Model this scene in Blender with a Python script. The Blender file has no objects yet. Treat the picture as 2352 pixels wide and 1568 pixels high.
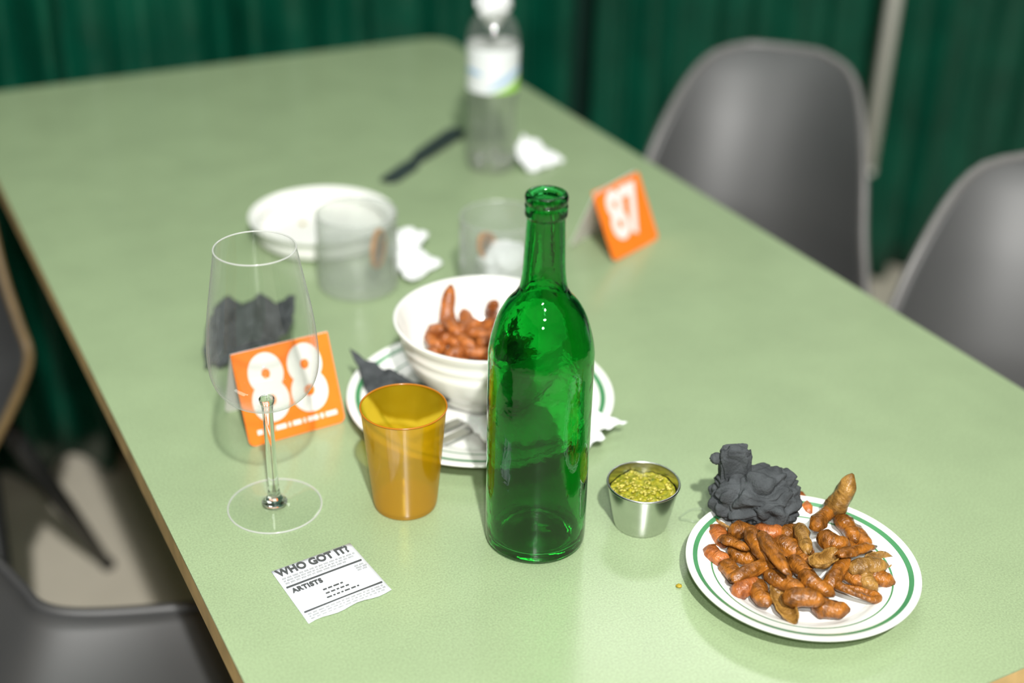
import bpy, bmesh, math, random
from mathutils import Vector, Matrix, noise as mnoise
random.seed(7)
sc = bpy.context.scene
PI = math.pi
TZ = 0.75                       # table top height; x runs across the table, y along it

# ---------------------------------------------------------------- camera
def cam_matrix(loc, yaw, pitch, roll):
    c, s = math.cos(pitch), math.sin(pitch)
    f = Vector((math.sin(yaw) * c, math.cos(yaw) * c, -s))
    r = Vector((math.cos(yaw), -math.sin(yaw), 0))
    u = r.cross(f)
    r2 = r * math.cos(roll) + u * math.sin(roll)
    u2 = -r * math.sin(roll) + u * math.cos(roll)
    m = Matrix((r2, u2, -f)).transposed().to_4x4()
    m.translation = loc
    return m
cd = bpy.data.cameras.new('camera'); cam = bpy.data.objects.new('camera', cd)
sc.collection.objects.link(cam)
cam.matrix_world = cam_matrix(Vector((0, 0, TZ + 0.6609)), 0.49284, 0.50076, 0.02283)
cd.sensor_width = 36; cd.lens = 3086.16 / 2352 * 36
cd.clip_start = 0.02; cd.clip_end = 50
cd.dof.use_dof = True; cd.dof.focus_distance = 1.04; cd.dof.aperture_fstop = 2.1
sc.camera = cam

# ---------------------------------------------------------------- world, lights, exposure
sc.view_settings.view_transform = 'Standard'; sc.view_settings.look = 'None'
sc.view_settings.gamma = 1.0; sc.view_settings.use_curve_mapping = False
sc.view_settings.exposure = 0.0
w = bpy.data.worlds.new('world'); sc.world = w; w.use_nodes = True
w.node_tree.nodes['Background'].inputs[0].default_value = (0.8, 1.0, 0.9, 1)
w.node_tree.nodes['Background'].inputs[1].default_value = 0.05

def aim(o, loc, tgt):
    o.location = loc
    o.rotation_euler = (Vector(tgt) - Vector(loc)).to_track_quat('-Z', 'Y').to_euler()
def spot(name, loc, tgt, watts, radius, cone, blend, col):
    l = bpy.data.lights.new(name, 'SPOT'); l.energy = watts; l.shadow_soft_size = radius
    l.spot_size = cone; l.spot_blend = blend; l.color = col
    o = bpy.data.objects.new(name, l); sc.collection.objects.link(o); aim(o, loc, tgt); return o
def area(name, loc, tgt, watts, sx, sy, col):
    l = bpy.data.lights.new(name, 'AREA'); l.energy = watts; l.shape = 'RECTANGLE'; l.size = sx; l.size_y = sy
    l.color = col
    o = bpy.data.objects.new(name, l); sc.collection.objects.link(o); aim(o, loc, tgt); return o
spot('ceiling_spot', (-0.27, -1.20, TZ + 2.6), (0.62, 1.10, TZ), 600, 0.045, math.radians(150), 0.5, (1.0, 0.985, 0.95))
spot('camera_flash', (0.0, -0.06, TZ + 0.80), (0.62, 1.1, TZ), 26, 0.02, math.radians(95), 0.6, (1.0, 1.0, 0.97))
area('overhead_fill', (0.6, 0.9, 3.35), (0.6, 0.9, 0), 16, 1.2, 1.2, (0.93, 1.0, 0.96))  # added fill light that softens the shadows, not a fixture of the room
area('wall_strip', (1.50, 1.95, TZ + 1.5), (0.5, 0.65, TZ), 5, 0.8, 0.25, (1.0, 1.0, 0.96))

# ---------------------------------------------------------------- materials
MATS = {}
def mat(name, col, rough=0.5, spec=0.5, metal=0.0, var=0.06, scale=40, bump=0.0, bscale=200, trans=0.0, ior=1.45,
        coat=0.0, sss=0.0, col2=None):
    m = bpy.data.materials.new(name); m.use_nodes = True
    nt = m.node_tree; b = nt.nodes['Principled BSDF']
    b.inputs['Roughness'].default_value = rough
    b.inputs['Specular IOR Level'].default_value = spec
    b.inputs['Metallic'].default_value = metal
    b.inputs['Transmission Weight'].default_value = trans
    b.inputs['IOR'].default_value = ior
    b.inputs['Coat Weight'].default_value = coat
    if sss:
        b.inputs['Subsurface Weight'].default_value = sss
        b.inputs['Subsurface Radius'].default_value = (0.6, 0.3, 0.15)
        b.inputs['Subsurface Scale'].default_value = 0.006
    tc = nt.nodes.new('ShaderNodeTexCoord')
    n = nt.nodes.new('ShaderNodeTexNoise'); n.inputs['Scale'].default_value = scale; n.inputs['Detail'].default_value = 6
    nt.links.new(tc.outputs['Object'], n.inputs['Vector'])
    mx = nt.nodes.new('ShaderNodeMix'); mx.data_type = 'RGBA'
    c = Vector(col)
    a = tuple(c * (1 - var)) + (1,)
    d = (tuple(col2) if col2 else tuple(c * (1 + var))) + (1,)
    mx.inputs[6].default_value = a; mx.inputs[7].default_value = d
    ramp = nt.nodes.new('ShaderNodeMapRange'); ramp.inputs[1].default_value = 0.3; ramp.inputs[2].default_value = 0.7
    nt.links.new(n.outputs['Fac'], ramp.inputs[0]); nt.links.new(ramp.outputs[0], mx.inputs[0])
    nt.links.new(mx.outputs[2], b.inputs['Base Color'])
    if bump:
        n2 = nt.nodes.new('ShaderNodeTexNoise'); n2.inputs['Scale'].default_value = bscale; n2.inputs['Detail'].default_value = 4
        nt.links.new(tc.outputs['Object'], n2.inputs['Vector'])
        bp = nt.nodes.new('ShaderNodeBump'); bp.inputs['Strength'].default_value = bump; bp.inputs['Distance'].default_value = 0.002
        nt.links.new(n2.outputs['Fac'], bp.inputs['Height']); nt.links.new(bp.outputs['Normal'], b.inputs['Normal'])
    MATS[name] = m
    return m

def thin_glass(name, tint, ior=1.45, rough=0.02, haze=0.0, haze_col=(0.8, 0.85, 0.82), bump=0.0, bscale=120, edge=0.0, graze=0.5):
    """thin-walled clear sheet: light passes straight through, reflects by Fresnel, optional milky share"""
    m = bpy.data.materials.new(name); m.use_nodes = True; nt = m.node_tree
    for nd in list(nt.nodes): nt.nodes.remove(nd)
    out = nt.nodes.new('ShaderNodeOutputMaterial')
    tr = nt.nodes.new('ShaderNodeBsdfTransparent'); tr.inputs[0].default_value = (*tint, 1)
    gl = nt.nodes.new('ShaderNodeBsdfGlossy'); gl.inputs['Roughness'].default_value = rough
    lf = nt.nodes.new('ShaderNodeLayerWeight'); lf.inputs[0].default_value = 0.5
    p5 = nt.nodes.new('ShaderNodeMath'); p5.operation = 'POWER'; p5.inputs[1].default_value = 4.5
    nt.links.new(lf.outputs['Facing'], p5.inputs[0])
    f0 = ((ior - 1) / (ior + 1)) ** 2 * 1.9          # both faces of the sheet
    fr = nt.nodes.new('ShaderNodeMath'); fr.operation = 'MULTIPLY_ADD'; fr.inputs[1].default_value = graze - f0; fr.inputs[2].default_value = f0
    nt.links.new(p5.outputs[0], fr.inputs[0])
    mx = nt.nodes.new('ShaderNodeMixShader')
    last = tr
    if haze or edge:
        df = nt.nodes.new('ShaderNodeBsdfDiffuse'); df.inputs[0].default_value = (*haze_col, 1)
        tl = nt.nodes.new('ShaderNodeBsdfTranslucent'); tl.inputs[0].default_value = (*haze_col, 1)
        dm = nt.nodes.new('ShaderNodeMixShader'); nt.links.new(df.outputs[0], dm.inputs[1]); nt.links.new(tl.outputs[0], dm.inputs[2])
        hm = nt.nodes.new('ShaderNodeMixShader')
        lw = nt.nodes.new('ShaderNodeLayerWeight'); lw.inputs[0].default_value = 0.5
        pw = nt.nodes.new('ShaderNodeMath'); pw.operation = 'POWER'; pw.inputs[1].default_value = 4
        nt.links.new(lw.outputs['Facing'], pw.inputs[0])
        ma = nt.nodes.new('ShaderNodeMath'); ma.operation = 'MULTIPLY_ADD'; ma.inputs[1].default_value = edge; ma.inputs[2].default_value = haze
        ma.use_clamp = True
        nt.links.new(pw.outputs[0], ma.inputs[0]); nt.links.new(ma.outputs[0], hm.inputs[0])
        nt.links.new(tr.outputs[0], hm.inputs[1]); nt.links.new(dm.outputs[0], hm.inputs[2]); last = hm
    nt.links.new(fr.outputs[0], mx.inputs[0]); nt.links.new(last.outputs[0], mx.inputs[1]); nt.links.new(gl.outputs[0], mx.inputs[2])
    if bump:
        tc = nt.nodes.new('ShaderNodeTexCoord'); n2 = nt.nodes.new('ShaderNodeTexVoronoi'); n2.inputs['Scale'].default_value = bscale
        nt.links.new(tc.outputs['Object'], n2.inputs['Vector'])
        bp = nt.nodes.new('ShaderNodeBump'); bp.inputs['Strength'].default_value = bump; bp.inputs['Distance'].default_value = 0.002
        nt.links.new(n2.outputs['Distance'], bp.inputs['Height'])
        nt.links.new(bp.outputs[0], gl.inputs['Normal']); nt.links.new(bp.outputs[0], lf.inputs['Normal'])
    nt.links.new(mx.outputs[0], out.inputs[0])
    MATS[name] = m
    return m

M_lam = mat('green_laminate', (0.30, 0.385, 0.22), rough=0.21, spec=0.5, var=0.05, scale=14, bump=0.02, bscale=600)
nt = M_lam.node_tree; b = nt.nodes['Principled BSDF']
base = b.inputs['Base Color'].links[0].from_socket
tc = nt.nodes.new('ShaderNodeTexCoord'); n = nt.nodes.new('ShaderNodeTexNoise'); n.inputs['Scale'].default_value = 620; n.inputs['Detail'].default_value = 3
nt.links.new(tc.outputs['Object'], n.inputs['Vector'])
mr = nt.nodes.new('ShaderNodeMapRange'); mr.inputs[1].default_value = 0.3; mr.inputs[2].default_value = 0.7; mr.inputs[3].default_value = 0.86; mr.inputs[4].default_value = 1.14
nt.links.new(n.outputs['Fac'], mr.inputs[0])
mu = nt.nodes.new('ShaderNodeVectorMath'); mu.operation = 'SCALE'
nt.links.new(base, mu.inputs[0]); nt.links.new(mr.outputs[0], mu.inputs['Scale']); nt.links.new(mu.outputs[0], b.inputs['Base Color'])
M_ply = mat('plywood_edge', (0.62, 0.42, 0.17), rough=0.5, var=0.25, scale=30)
M_iron = mat('black_metal', (0.012, 0.013, 0.013), rough=0.4, var=0.2)
M_china = mat('white_china', (0.86, 0.86, 0.82), rough=0.14, var=0.015, scale=20)
M_stripe = mat('green_glaze', (0.075, 0.26, 0.11), rough=0.2, var=0.1)
M_orange = mat('orange_card', (0.95, 0.215, 0.018), rough=0.42, var=0.04, scale=60)
M_cardw = mat('white_card', (0.84, 0.82, 0.80), rough=0.5, var=0.02)
M_paper = mat('receipt_paper', (0.80, 0.83, 0.90), rough=0.55, var=0.02, scale=30)
M_ink = mat('grey_ink', (0.07, 0.075, 0.075), rough=0.7, var=0.2, scale=900)
M_ink2 = mat('pale_ink', (0.40, 0.41, 0.42), rough=0.7, var=0.2, scale=900)
M_tissue = mat('white_tissue', (0.86, 0.87, 0.88), rough=0.9, spec=0.2, var=0.04, scale=60, bump=0.3, bscale=250)
M_char = mat('charcoal_tissue', (0.062, 0.068, 0.072), rough=0.85, spec=0.25, var=0.3, scale=70, bump=0.5, bscale=500)
M_steel = mat('brushed_steel', (0.62, 0.63, 0.61), rough=0.23, metal=1.0, var=0.05, scale=120)
M_nut = mat('boiled_shell', (0.12, 0.040, 0.006), rough=0.2, spec=0.6, var=0.4, scale=4.5, bump=0.9, bscale=11, col2=(0.43, 0.15, 0.018), sss=0.08)
M_nut2 = mat('pale_shell', (0.17, 0.075, 0.012), rough=0.3, spec=0.6, var=0.4, scale=4.5, bump=0.9, bscale=11, col2=(0.42, 0.22, 0.05))
M_nut3 = mat('bowl_shell', (0.24, 0.06, 0.012), rough=0.25, spec=0.7, var=0.3, scale=4.5, bump=0.8, bscale=11, col2=(0.52, 0.16, 0.035))
M_relish = mat('green_relish', (0.20, 0.27, 0.008), rough=0.35, var=0.5, scale=260, col2=(0.48, 0.42, 0.03), bump=0.6, bscale=420)
M_shell = mat('charcoal_plastic', (0.050, 0.051, 0.052), rough=0.50, spec=1.0, var=0.06, scale=8)
M_rimlit = mat('plastic_rim_lit', (0.16, 0.155, 0.15), rough=0.35, spec=0.6, var=0.06)  # same plastic as the shell; light caught by the edge is in the colour
M_rimw = mat('plywood_rim', (0.19, 0.13, 0.06), rough=0.45, var=0.15)
M_curt = mat('green_curtain', (0.0008, 0.060, 0.033), rough=0.34, spec=0.42, var=0.25, scale=9, bump=0.15, bscale=90)
M_wallg = mat('dark_green_paint', (0.004, 0.03, 0.02), rough=0.6, var=0.1)
M_wallp = mat('pale_paint', (0.45, 0.48, 0.45), rough=0.8, var=0.03)
M_floor = mat('beige_floor', (0.60, 0.55, 0.45), rough=0.5, var=0.06, scale=6)
M_pole = mat('white_enamel', (0.80, 0.80, 0.74), rough=0.35, var=0.02)
M_blk = mat('black_cutlery', (0.030, 0.042, 0.042), rough=0.35, var=0.2)
M_rind = mat('dried_rind', (0.50, 0.19, 0.025), rough=0.45, var=0.3, scale=150)
M_flesh = mat('dried_flesh', (0.055, 0.050, 0.03), rough=0.4, var=0.5, scale=150, col2=(0.30, 0.13, 0.03))
M_crumb = mat('mustard_crumb', (0.42, 0.30, 0.02), rough=0.5, var=0.3, scale=400)
M_label = mat('white_label', (0.86, 0.88, 0.90), rough=0.4, var=0.01)
M_blue = mat('blue_print', (0.42, 0.62, 0.85), rough=0.4, var=0.1)
M_lime = mat('lime_print', (0.36, 0.70, 0.10), rough=0.4, var=0.1)
M_wine = thin_glass('clear_crystal', (0.955, 0.965, 0.955), ior=1.38, rough=0.03, haze=0.0, edge=1.0, haze_col=(0.96, 0.97, 0.96), graze=0.22)  # clear glass; whitish diffuse at grazing angles paints its bright outline
M_edge = thin_glass('crystal_edge_glint', (0.95, 0.96, 0.95), ior=1.45, rough=0.05, haze=0.55, haze_col=(0.95, 0.95, 0.94), graze=0.3)  # clear glass too; the glint along rim and foot is painted as white haze
M_rock = thin_glass('frosted_tumbler_glass', (0.95, 0.96, 0.955), ior=1.45, rough=0.15, haze=0.22, edge=0.4, haze_col=(0.92, 0.93, 0.90), bump=0.5)
M_pet = thin_glass('clear_bottle_plastic', (0.93, 0.93, 0.92), ior=1.5, rough=0.08, haze=0.10, edge=0.45, haze_col=(0.85, 0.86, 0.84))
M_film = thin_glass('clear_film', (0.96, 0.97, 0.96), ior=1.35, rough=0.08, haze=0.04, edge=0.25)
M_amber = thin_glass('amber_plastic', (0.86, 0.66, 0.06), ior=1.6, rough=0.14, haze=0.40, haze_col=(0.92, 0.58, 0.006), edge=0.25)
M_stem = mat('solid_crystal', (0.96, 0.98, 0.97), rough=0.02, trans=1.0, ior=1.48, var=0.0)
M_green = mat('green_bottle_glass', (0.055, 0.54, 0.13), rough=0.015, trans=1.0, ior=1.5, var=0.0, bump=0.35, bscale=34)

# ---------------------------------------------------------------- helpers
COL = sc.collection
def link(name, me, m=None, parent=None, smooth=True):
    o = bpy.data.objects.new(name, me); COL.objects.link(o)
    if m is not None and not me.materials: me.materials.append(m)
    if smooth:
        for p in me.polygons: p.use_smooth = True
    if parent is not None: o.parent = parent
    return o
def from_bm(name, bm, m=None, parent=None, smooth=True):
    bmesh.ops.recalc_face_normals(bm, faces=bm.faces[:])
    me = bpy.data.meshes.new(name); bm.to_mesh(me); bm.free()
    return link(name, me, m, parent, smooth)
def tag(o, label=None, cat=None, group=None, kind=None):
    if label: o['label'] = label
    if cat: o['category'] = cat
    if group: o['group'] = group
    if kind: o['kind'] = kind
    return o
def thing(name, label, cat, loc=(0, 0, 0), rz=0.0, group=None):
    o = bpy.data.objects.new(name, None); COL.objects.link(o)
    o.location = loc; o.rotation_euler = (0, 0, rz); o.empty_display_size = 0.05
    return tag(o, label, cat, group)
def dup(o, parent=None):
    c = o.copy(); COL.objects.link(c)
    if parent is not None: c.parent = parent
    for ch in o.children: dup(ch, c)
    return c
def lathe(name, prof, m, parent=None, seg=64, closed=False, sx=1.0, sy=1.0):
    """profile [(r, z)] turned around z"""
    bm = bmesh.new(); rings = []
    for r, z in prof:
        if r < 1e-6: rings.append([bm.verts.new((0, 0, z))])
        else: rings.append([bm.verts.new((r * sx * math.cos(2 * PI * k / seg), r * sy * math.sin(2 * PI * k / seg), z)) for k in range(seg)])
    pairs = list(zip(rings[:-1], rings[1:]))
    if closed: pairs.append((rings[-1], rings[0]))
    for a, b in pairs:
        for k in range(seg):
            k2 = (k + 1) % seg
            if len(a) == 1 and len(b) == 1: continue
            if len(a) == 1: bm.faces.new((a[0], b[k], b[k2]))
            elif len(b) == 1: bm.faces.new((a[k], a[k2], b[0]))
            else: bm.faces.new((a[k], a[k2], b[k2], b[k]))
    me = bpy.data.meshes.new(name); bmesh.ops.recalc_face_normals(bm, faces=bm.faces[:]); bm.to_mesh(me); bm.free()
    return link(name, me, m, parent)
def smooth_prof(pts, n=6):
    """Catmull-Rom through profile points"""
    out = []
    P = [Vector((a, b)) for a, b in pts]
    for i in range(len(P) - 1):
        p0 = P[max(i - 1, 0)]; p1 = P[i]; p2 = P[i + 1]; p3 = P[min(i + 2, len(P) - 1)]
        for k in range(n):
            t = k / n
            v = 0.5 * ((2 * p1) + (-p0 + p2) * t + (2 * p0 - 5 * p1 + 4 * p2 - p3) * t * t + (-p0 + 3 * p1 - 3 * p2 + p3) * t ** 3)
            out.append((max(v.x, 0), v.y))
    out.append((P[-1].x, P[-1].y))
    return out
def box_bm(bm, x0, x1, y0, y1, z0, z1):
    v = [bm.verts.new((x, y, z)) for z in (z0, z1) for y in (y0, y1) for x in (x0, x1)]
    for f in ((0, 1, 3, 2), (4, 5, 7, 6), (0, 1, 5, 4), (2, 3, 7, 6), (0, 2, 6, 4), (1, 3, 7, 5)):
        bm.faces.new([v[i] for i in f])
def box(name, x0, x1, y0, y1, z0, z1, m, parent=None, bev=0.0):
    bm = bmesh.new(); box_bm(bm, x0, x1, y0, y1, z0, z1)
    if bev: bmesh.ops.bevel(bm, geom=bm.edges[:], offset=bev, segments=2, affect='EDGES')
    return from_bm(name, bm, m, parent, smooth=False)
def tube_bm(bm, pts, radii, seg=12, closed=False):
    P = [Vector(p) for p in pts]; n = len(P); rings = []
    if not isinstance(radii, (list, tuple)): radii = [radii] * n
    ref = Vector((0, 0, 1))
    for i in range(n):
        a = P[(i - 1) % n] if (closed or i > 0) else P[i]
        b = P[(i + 1) % n] if (closed or i < n - 1) else P[i]
        t = (b - a).normalized()
        s = t.cross(ref)
        if s.length < 0.05: s = t.cross(Vector((0, 1, 0)))
        s.normalize(); q = s.cross(t)
        rings.append([bm.verts.new(P[i] + radii[i] * (s * math.cos(2 * PI * k / seg) + q * math.sin(2 * PI * k / seg))) for k in range(seg)])
    rng = range(n if closed else n - 1)
    for i in rng:
        a, b = rings[i], rings[(i + 1) % n]
        for k in range(seg):
            bm.faces.new((a[k], a[(k + 1) % seg], b[(k + 1) % seg], b[k]))
    if not closed:
        bm.faces.new(rings[0]); bm.faces.new(rings[-1])
def tube(name, pts, radii, m, parent=None, seg=12, closed=False):
    bm = bmesh.new(); tube_bm(bm, pts, radii, seg, closed)
    return from_bm(name, bm, m, parent)
def rrect(x0, x1, y0, y1, r, n=6):
    pts = []
    for cx, cy, a0 in ((x1 - r, y1 - r, 0), (x0 + r, y1 - r, 90), (x0 + r, y0 + r, 180), (x1 - r, y0 + r, 270)):
        for k in range(n + 1):
            a = math.radians(a0 + 90 * k / n); pts.append((cx + r * math.cos(a), cy + r * math.sin(a)))
    return pts
def prism_bm(bm, pts, z0, z1):
    lo = [bm.verts.new((x, y, z0)) for x, y in pts]; hi = [bm.verts.new((x, y, z1)) for x, y in pts]
    bm.faces.new(lo[::-1]); bm.faces.new(hi)
    for i in range(len(pts)):
        j = (i + 1) % len(pts); bm.faces.new((lo[i], lo[j], hi[j], hi[i]))
def text_mesh(name, s, size, m, parent, loc, rot=(0, 0, 0), bold=0.0, extrude=0.0003, sx=1.0, align='CENTER', space=1.0, res=6):
    cu = bpy.data.curves.new(name, 'FONT'); cu.body = s; cu.size = size; cu.offset = bold; cu.extrude = extrude
    cu.align_x = align; cu.align_y = 'CENTER'; cu.space_character = space; cu.resolution_u = res
    tmp = bpy.data.objects.new(name + '_src', cu); COL.objects.link(tmp)
    bpy.context.view_layer.update()
    dg = bpy.context.evaluated_depsgraph_get()
    me = bpy.data.meshes.new_from_object(tmp.evaluated_get(dg))
    bpy.data.objects.remove(tmp); bpy.data.curves.remove(cu)
    me.materials.clear()
    o = link(name, me, m, parent, smooth=False)
    o.location = loc; o.rotation_euler = rot; o.scale = (sx, 1, 1)
    return o

# ---------------------------------------------------------------- setting
box('floor', -2.6, 3.4, -3.0, 2.45, -0.05, 0.0, M_floor)['kind'] = 'structure'
box('ceiling', -2.6, 3.4, -3.0, 2.45, 3.6, 3.65, M_wallp)['kind'] = 'structure'
box('wall_far', -2.6, 3.4, 2.35, 2.45, 0.0, 3.6, M_wallg)['kind'] = 'structure'
box('wall_right', 3.4, 3.5, -3.0, 2.45, 0.0, 3.6, M_wallg)['kind'] = 'structure'
box('wall_left', -2.7, -2.6, -3.0, 2.45, 0.0, 3.6, M_wallg)['kind'] = 'structure'
box('wall_near', -2.6, 3.4, -3.1, -3.0, 0.0, 3.6, M_wallp)['kind'] = 'structure'

# curtains: real pleats, ridges towards the room
RIDGES = [(-0.52, .05, .05), (-0.38, .03, .03), (-0.22, .05, .06), (-0.05, .04, .04), (.08, .03, .05), (.20, .05, .035), (.323, .062, .026), (.403, .03, .045), (.48, .02, .03), (.559, .035, .045), (.648, .07, .022),
          (.735, .045, .055), (.86, .03, .03), (.95, .03, .05), (1.07, .03, .03), (1.165, .045, .032), (1.236, .075, .033)]
RIDGES2 = [(1.40, .02, .03), (1.468, .045, .035), (1.545, .025, .02), (1.61, .035, .04), (1.71, .02, .03), (1.82, .045, .035), (1.92, .02, .03),
           (2.02, .03, .04), (2.17, .05, .045), (2.27, .04, .025), (2.39, .04, .04), (2.52, .03, .04), (2.66, .05, .04), (2.80, .03, .05), (2.92, .05, .04)]
def curtain(label, x0, x1, ridges, seed):
    bm = bmesh.new(); nx = int((x1 - x0) / 0.006); nz = 26; rows = []
    for j in range(nz + 1):
        z = 0.012 + (2.62 - 0.012) * j / nz; row = []
        for i in range(nx + 1):
            x = x0 + (x1 - x0) * i / nx
            h = 0.0
            for rx, a, wd in ridges:
                rx2 = rx + 0.012 * mnoise.noise(Vector((rx * 7, z * 1.3, seed)))
                h = max(h, 1.45 * a * math.exp(-((x - rx2) / wd) ** 2))
            h += 0.006 * mnoise.noise(Vector((x * 14, z * 0.8, seed + 5)))
            row.append(bm.verts.new((x, 2.225 - h, z)))
        rows.append(row)
    for a, b in zip(rows[:-1], rows[1:]):
        for i in range(nx): bm.faces.new((a[i], a[i + 1], b[i + 1], b[i]))
    o = from_bm('curtain', bm, M_curt)
    md = o.modifiers.new('thickness', 'SOLIDIFY'); md.thickness = 0.002
    return tag(o, label, 'curtain')
curtain('dark green pleated curtain behind the far end of the table and the water bottle', -0.6, 1.315, RIDGES, 1.0)
curtain('dark green pleated curtain hanging behind the two grey chairs and the white pole', 1.36, 3.0, RIDGES2, 9.0)
rail = thing('curtain_rail', 'dark rail along the far wall carrying both green curtains', 'rail', (0, 0, 0))
tube('rail', [(-0.7, 2.19, 2.64), (3.1, 2.19, 2.64)], 0.014, M_iron, rail)
for x in (-0.4, 1.2, 2.8): tube('bracket', [(x, 2.19, 2.645), (x, 2.352, 2.66)], 0.008, M_iron, rail)

def pole(x, y, z0, label):
    t = thing('hanging_pole', label, 'pole', (x, y, z0))
    tube('shaft', [(0, 0, 0.012), (0.004, 0, 1.2), (0.006, 0, 2.63 - z0)], [0.0165, 0.0165, 0.0165], M_pole, t, 16)
    lathe('end_cap', smooth_prof([(0, 0), (0.012, 0.001), (0.017, 0.006), (0.0172, 0.016)], 3), M_pole, t, 16)
pole(2.010, 2.10, 0.322, 'white slanting pole hanging before the curtain behind the first grey chair')

# ---------------------------------------------------------------- table
TX0, TX1, TY0, TY1 = 0.174, 0.977, 0.474, 2.097
tb = thing('dining_table', 'long table with pale green laminate top and plywood edge, carrying the dishes', 'table', (0.575, 1.285, 0))
def loc_tab(pts): return [(x - 0.575, y - 1.285) for x, y in pts]
bm = bmesh.new(); prism_bm(bm, loc_tab(rrect(TX0, TX1, TY0, TY1, 0.045)), TZ - 0.0015, TZ); from_bm('tabletop', bm, M_lam, tb, False)
bm = bmesh.new(); prism_bm(bm, loc_tab(rrect(TX0, TX1, TY0, TY1, 0.045)), TZ - 0.026, TZ - 0.0015); from_bm('edge_band', bm, M_ply, tb, False)
for yy in (-0.5, 0.5):
    tube('pedestal', [(0.08, yy, 0.02), (0.08, yy, TZ - 0.026)], 0.035, M_iron, tb, 16)
    box('foot', -0.16, 0.32, yy - 0.04, yy + 0.04, 0.0, 0.022, M_iron, tb, 0.006)

# ---------------------------------------------------------------- chairs
def interp(tab, t):
    i = 0
    while i < len(tab) - 2 and t > tab[i + 1][0]: i += 1
    t0, t1 = tab[i][0], tab[i + 1][0]; k = (t - t0) / (t1 - t0)
    tm, tp = tab[max(i - 1, 0)], tab[min(i + 2, len(tab) - 1)]
    out = []
    for c in range(1, len(tab[0])):
        p1, p2 = tab[i][c], tab[i + 1][c]
        m1 = (p2 - tm[c]) / (t1 - tm[0]) * (t1 - t0); m2 = (tp[c] - p1) / (tp[0] - t0) * (t1 - t0)
        out.append((2 * k ** 3 - 3 * k * k + 1) * p1 + (k ** 3 - 2 * k * k + k) * m1 + (-2 * k ** 3 + 3 * k * k) * p2 + (k ** 3 - k * k) * m2)
    return out
#           t     x(fwd)   z     half-width  side curl fwd  side curl up
SHELL = [(0.00, 0.205, 0.415, 0.140, 0.0, 0.000), (0.05, 0.200, 0.437, 0.185, 0.0, 0.006), (0.14, 0.150, 0.450, 0.205, 0.0, 0.020),
         (0.28, 0.040, 0.437, 0.215, 0.0, 0.040), (0.40, -0.080, 0.430, 0.222, 0.02, 0.060), (0.48, -0.150, 0.447, 0.225, 0.05, 0.060),
         (0.56, -0.192, 0.510, 0.225, 0.075, 0.03), (0.68, -0.225, 0.610, 0.218, 0.075, 0.0), (0.82, -0.272, 0.715, 0.205, 0.06, 0.0),
         (0.92, -0.318, 0.790, 0.178, 0.035, 0.0), (0.97, -0.343, 0.820, 0.140, 0.018, 0.0), (1.00, -0.358, 0.830, 0.080, 0.006, 0.0)]
def shell_pt(s, t, wide, hs, dw):
    x, z, hw, cf, cu = interp(SHELL, t)
    hw = hw * (1 + dw * max((z - 0.43) / 0.4, 0)) * wide
    if z > 0.45: z = 0.45 + (z - 0.45) * hs
    return Vector((x + cf * abs(s) ** 2.4, s * hw, z + cu * abs(s) ** 3))
def make_chair(label, loc, rz, rim_mat=None, radial=None, wide=0.95, hs=1.0, dw=0.0):
    t = thing('shell_chair', label, 'chair', loc, rz)
    ns, nt = 28, 72; bm = bmesh.new(); g = []
    for j in range(nt + 1): g.append([bm.verts.new(shell_pt(-1 + 2 * i / ns, j / nt, wide, hs, dw)) for i in range(ns + 1)])
    for a, b in zip(g[:-1], g[1:]):
        for i in range(ns): bm.faces.new((a[i], a[i + 1], b[i + 1], b[i]))
    sh = from_bm('seat_shell', bm, M_shell, t)
    md = sh.modifiers.new('thickness', 'SOLIDIFY'); md.thickness = 0.006; md.offset = 0
    pts = [shell_pt(-1, j / 60, wide, hs, dw) for j in range(61)] + [shell_pt(-1 + 2 * i / 12, 1, wide, hs, dw) for i in range(1, 12)] + \
          [shell_pt(1, j / 60, wide, hs, dw) for j in range(60, -1, -1)] + [shell_pt(1 - 2 * i / 12, 0, wide, hs, dw) for i in range(1, 12)]
    tube('rim', pts, 0.0065, rim_mat or M_rimlit, t, 8, True)
    if radial:
        ends = [((0.146 * math.cos(math.radians(q)), 0.146 * math.sin(math.radians(q)), 0.412), (r * math.cos(math.radians(a)), r * math.sin(math.radians(a)), 0.0)) for a, r, q in radial]
    else:
        ends = [((0.12 * sx, 0.12 * sy, 0.415), (0.20 * sx, 0.20 * sy, 0.0)) for sx in (1, -1) for sy in (1, -1)]
    for p0, p1 in ends:
        a, b = Vector(p0), Vector(p1)
        lg = tube('leg', [a, a.lerp(b, 0.5), b.lerp(a, 0.03)], [0.014, 0.0135, 0.009], M_iron, t, 10)
        tube('foot_pad', [b.lerp(a, 0.03), b], [0.0115, 0.0115], M_iron, lg, 10)
    tube('seat_bracket', [(0.12, 0.12, 0.415), (0.12, -0.12, 0.415), (-0.12, -0.12, 0.415), (-0.12, 0.12, 0.415)], 0.009, M_iron, t, 8, True)
    return t
R1 = make_chair('dark grey shell chair beside the orange 87 card, standing in front of the white pole', (1.0839, 1.3885, 0), 3.8771, wide=0.907, hs=0.953, dw=-0.23)
R2 = make_chair('dark grey shell chair at the right picture edge, level with the green bottle', (1.0905, 0.8551, 0), 3.8065, wide=0.907, hs=0.953, dw=-0.23)
R1['group'] = R2['group'] = 'shell chairs on the far side of the table'
A = make_chair('dark shell chair with an olive edge at the left picture edge, beyond the table side', (-0.0187, 1.6818, 0), -1.9635, M_rimw,
               [(147.2, 0.334, 112), (-147.2, 0.334, -112), (33, 0.334, 68), (-33, 0.334, -68)], wide=0.751, hs=1.0046, dw=-0.40)
B = make_chair('black shell chair in the bottom left corner beside the table edge', (0.1588, 0.9368, 0), math.radians(-7.6), M_shell)
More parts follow.
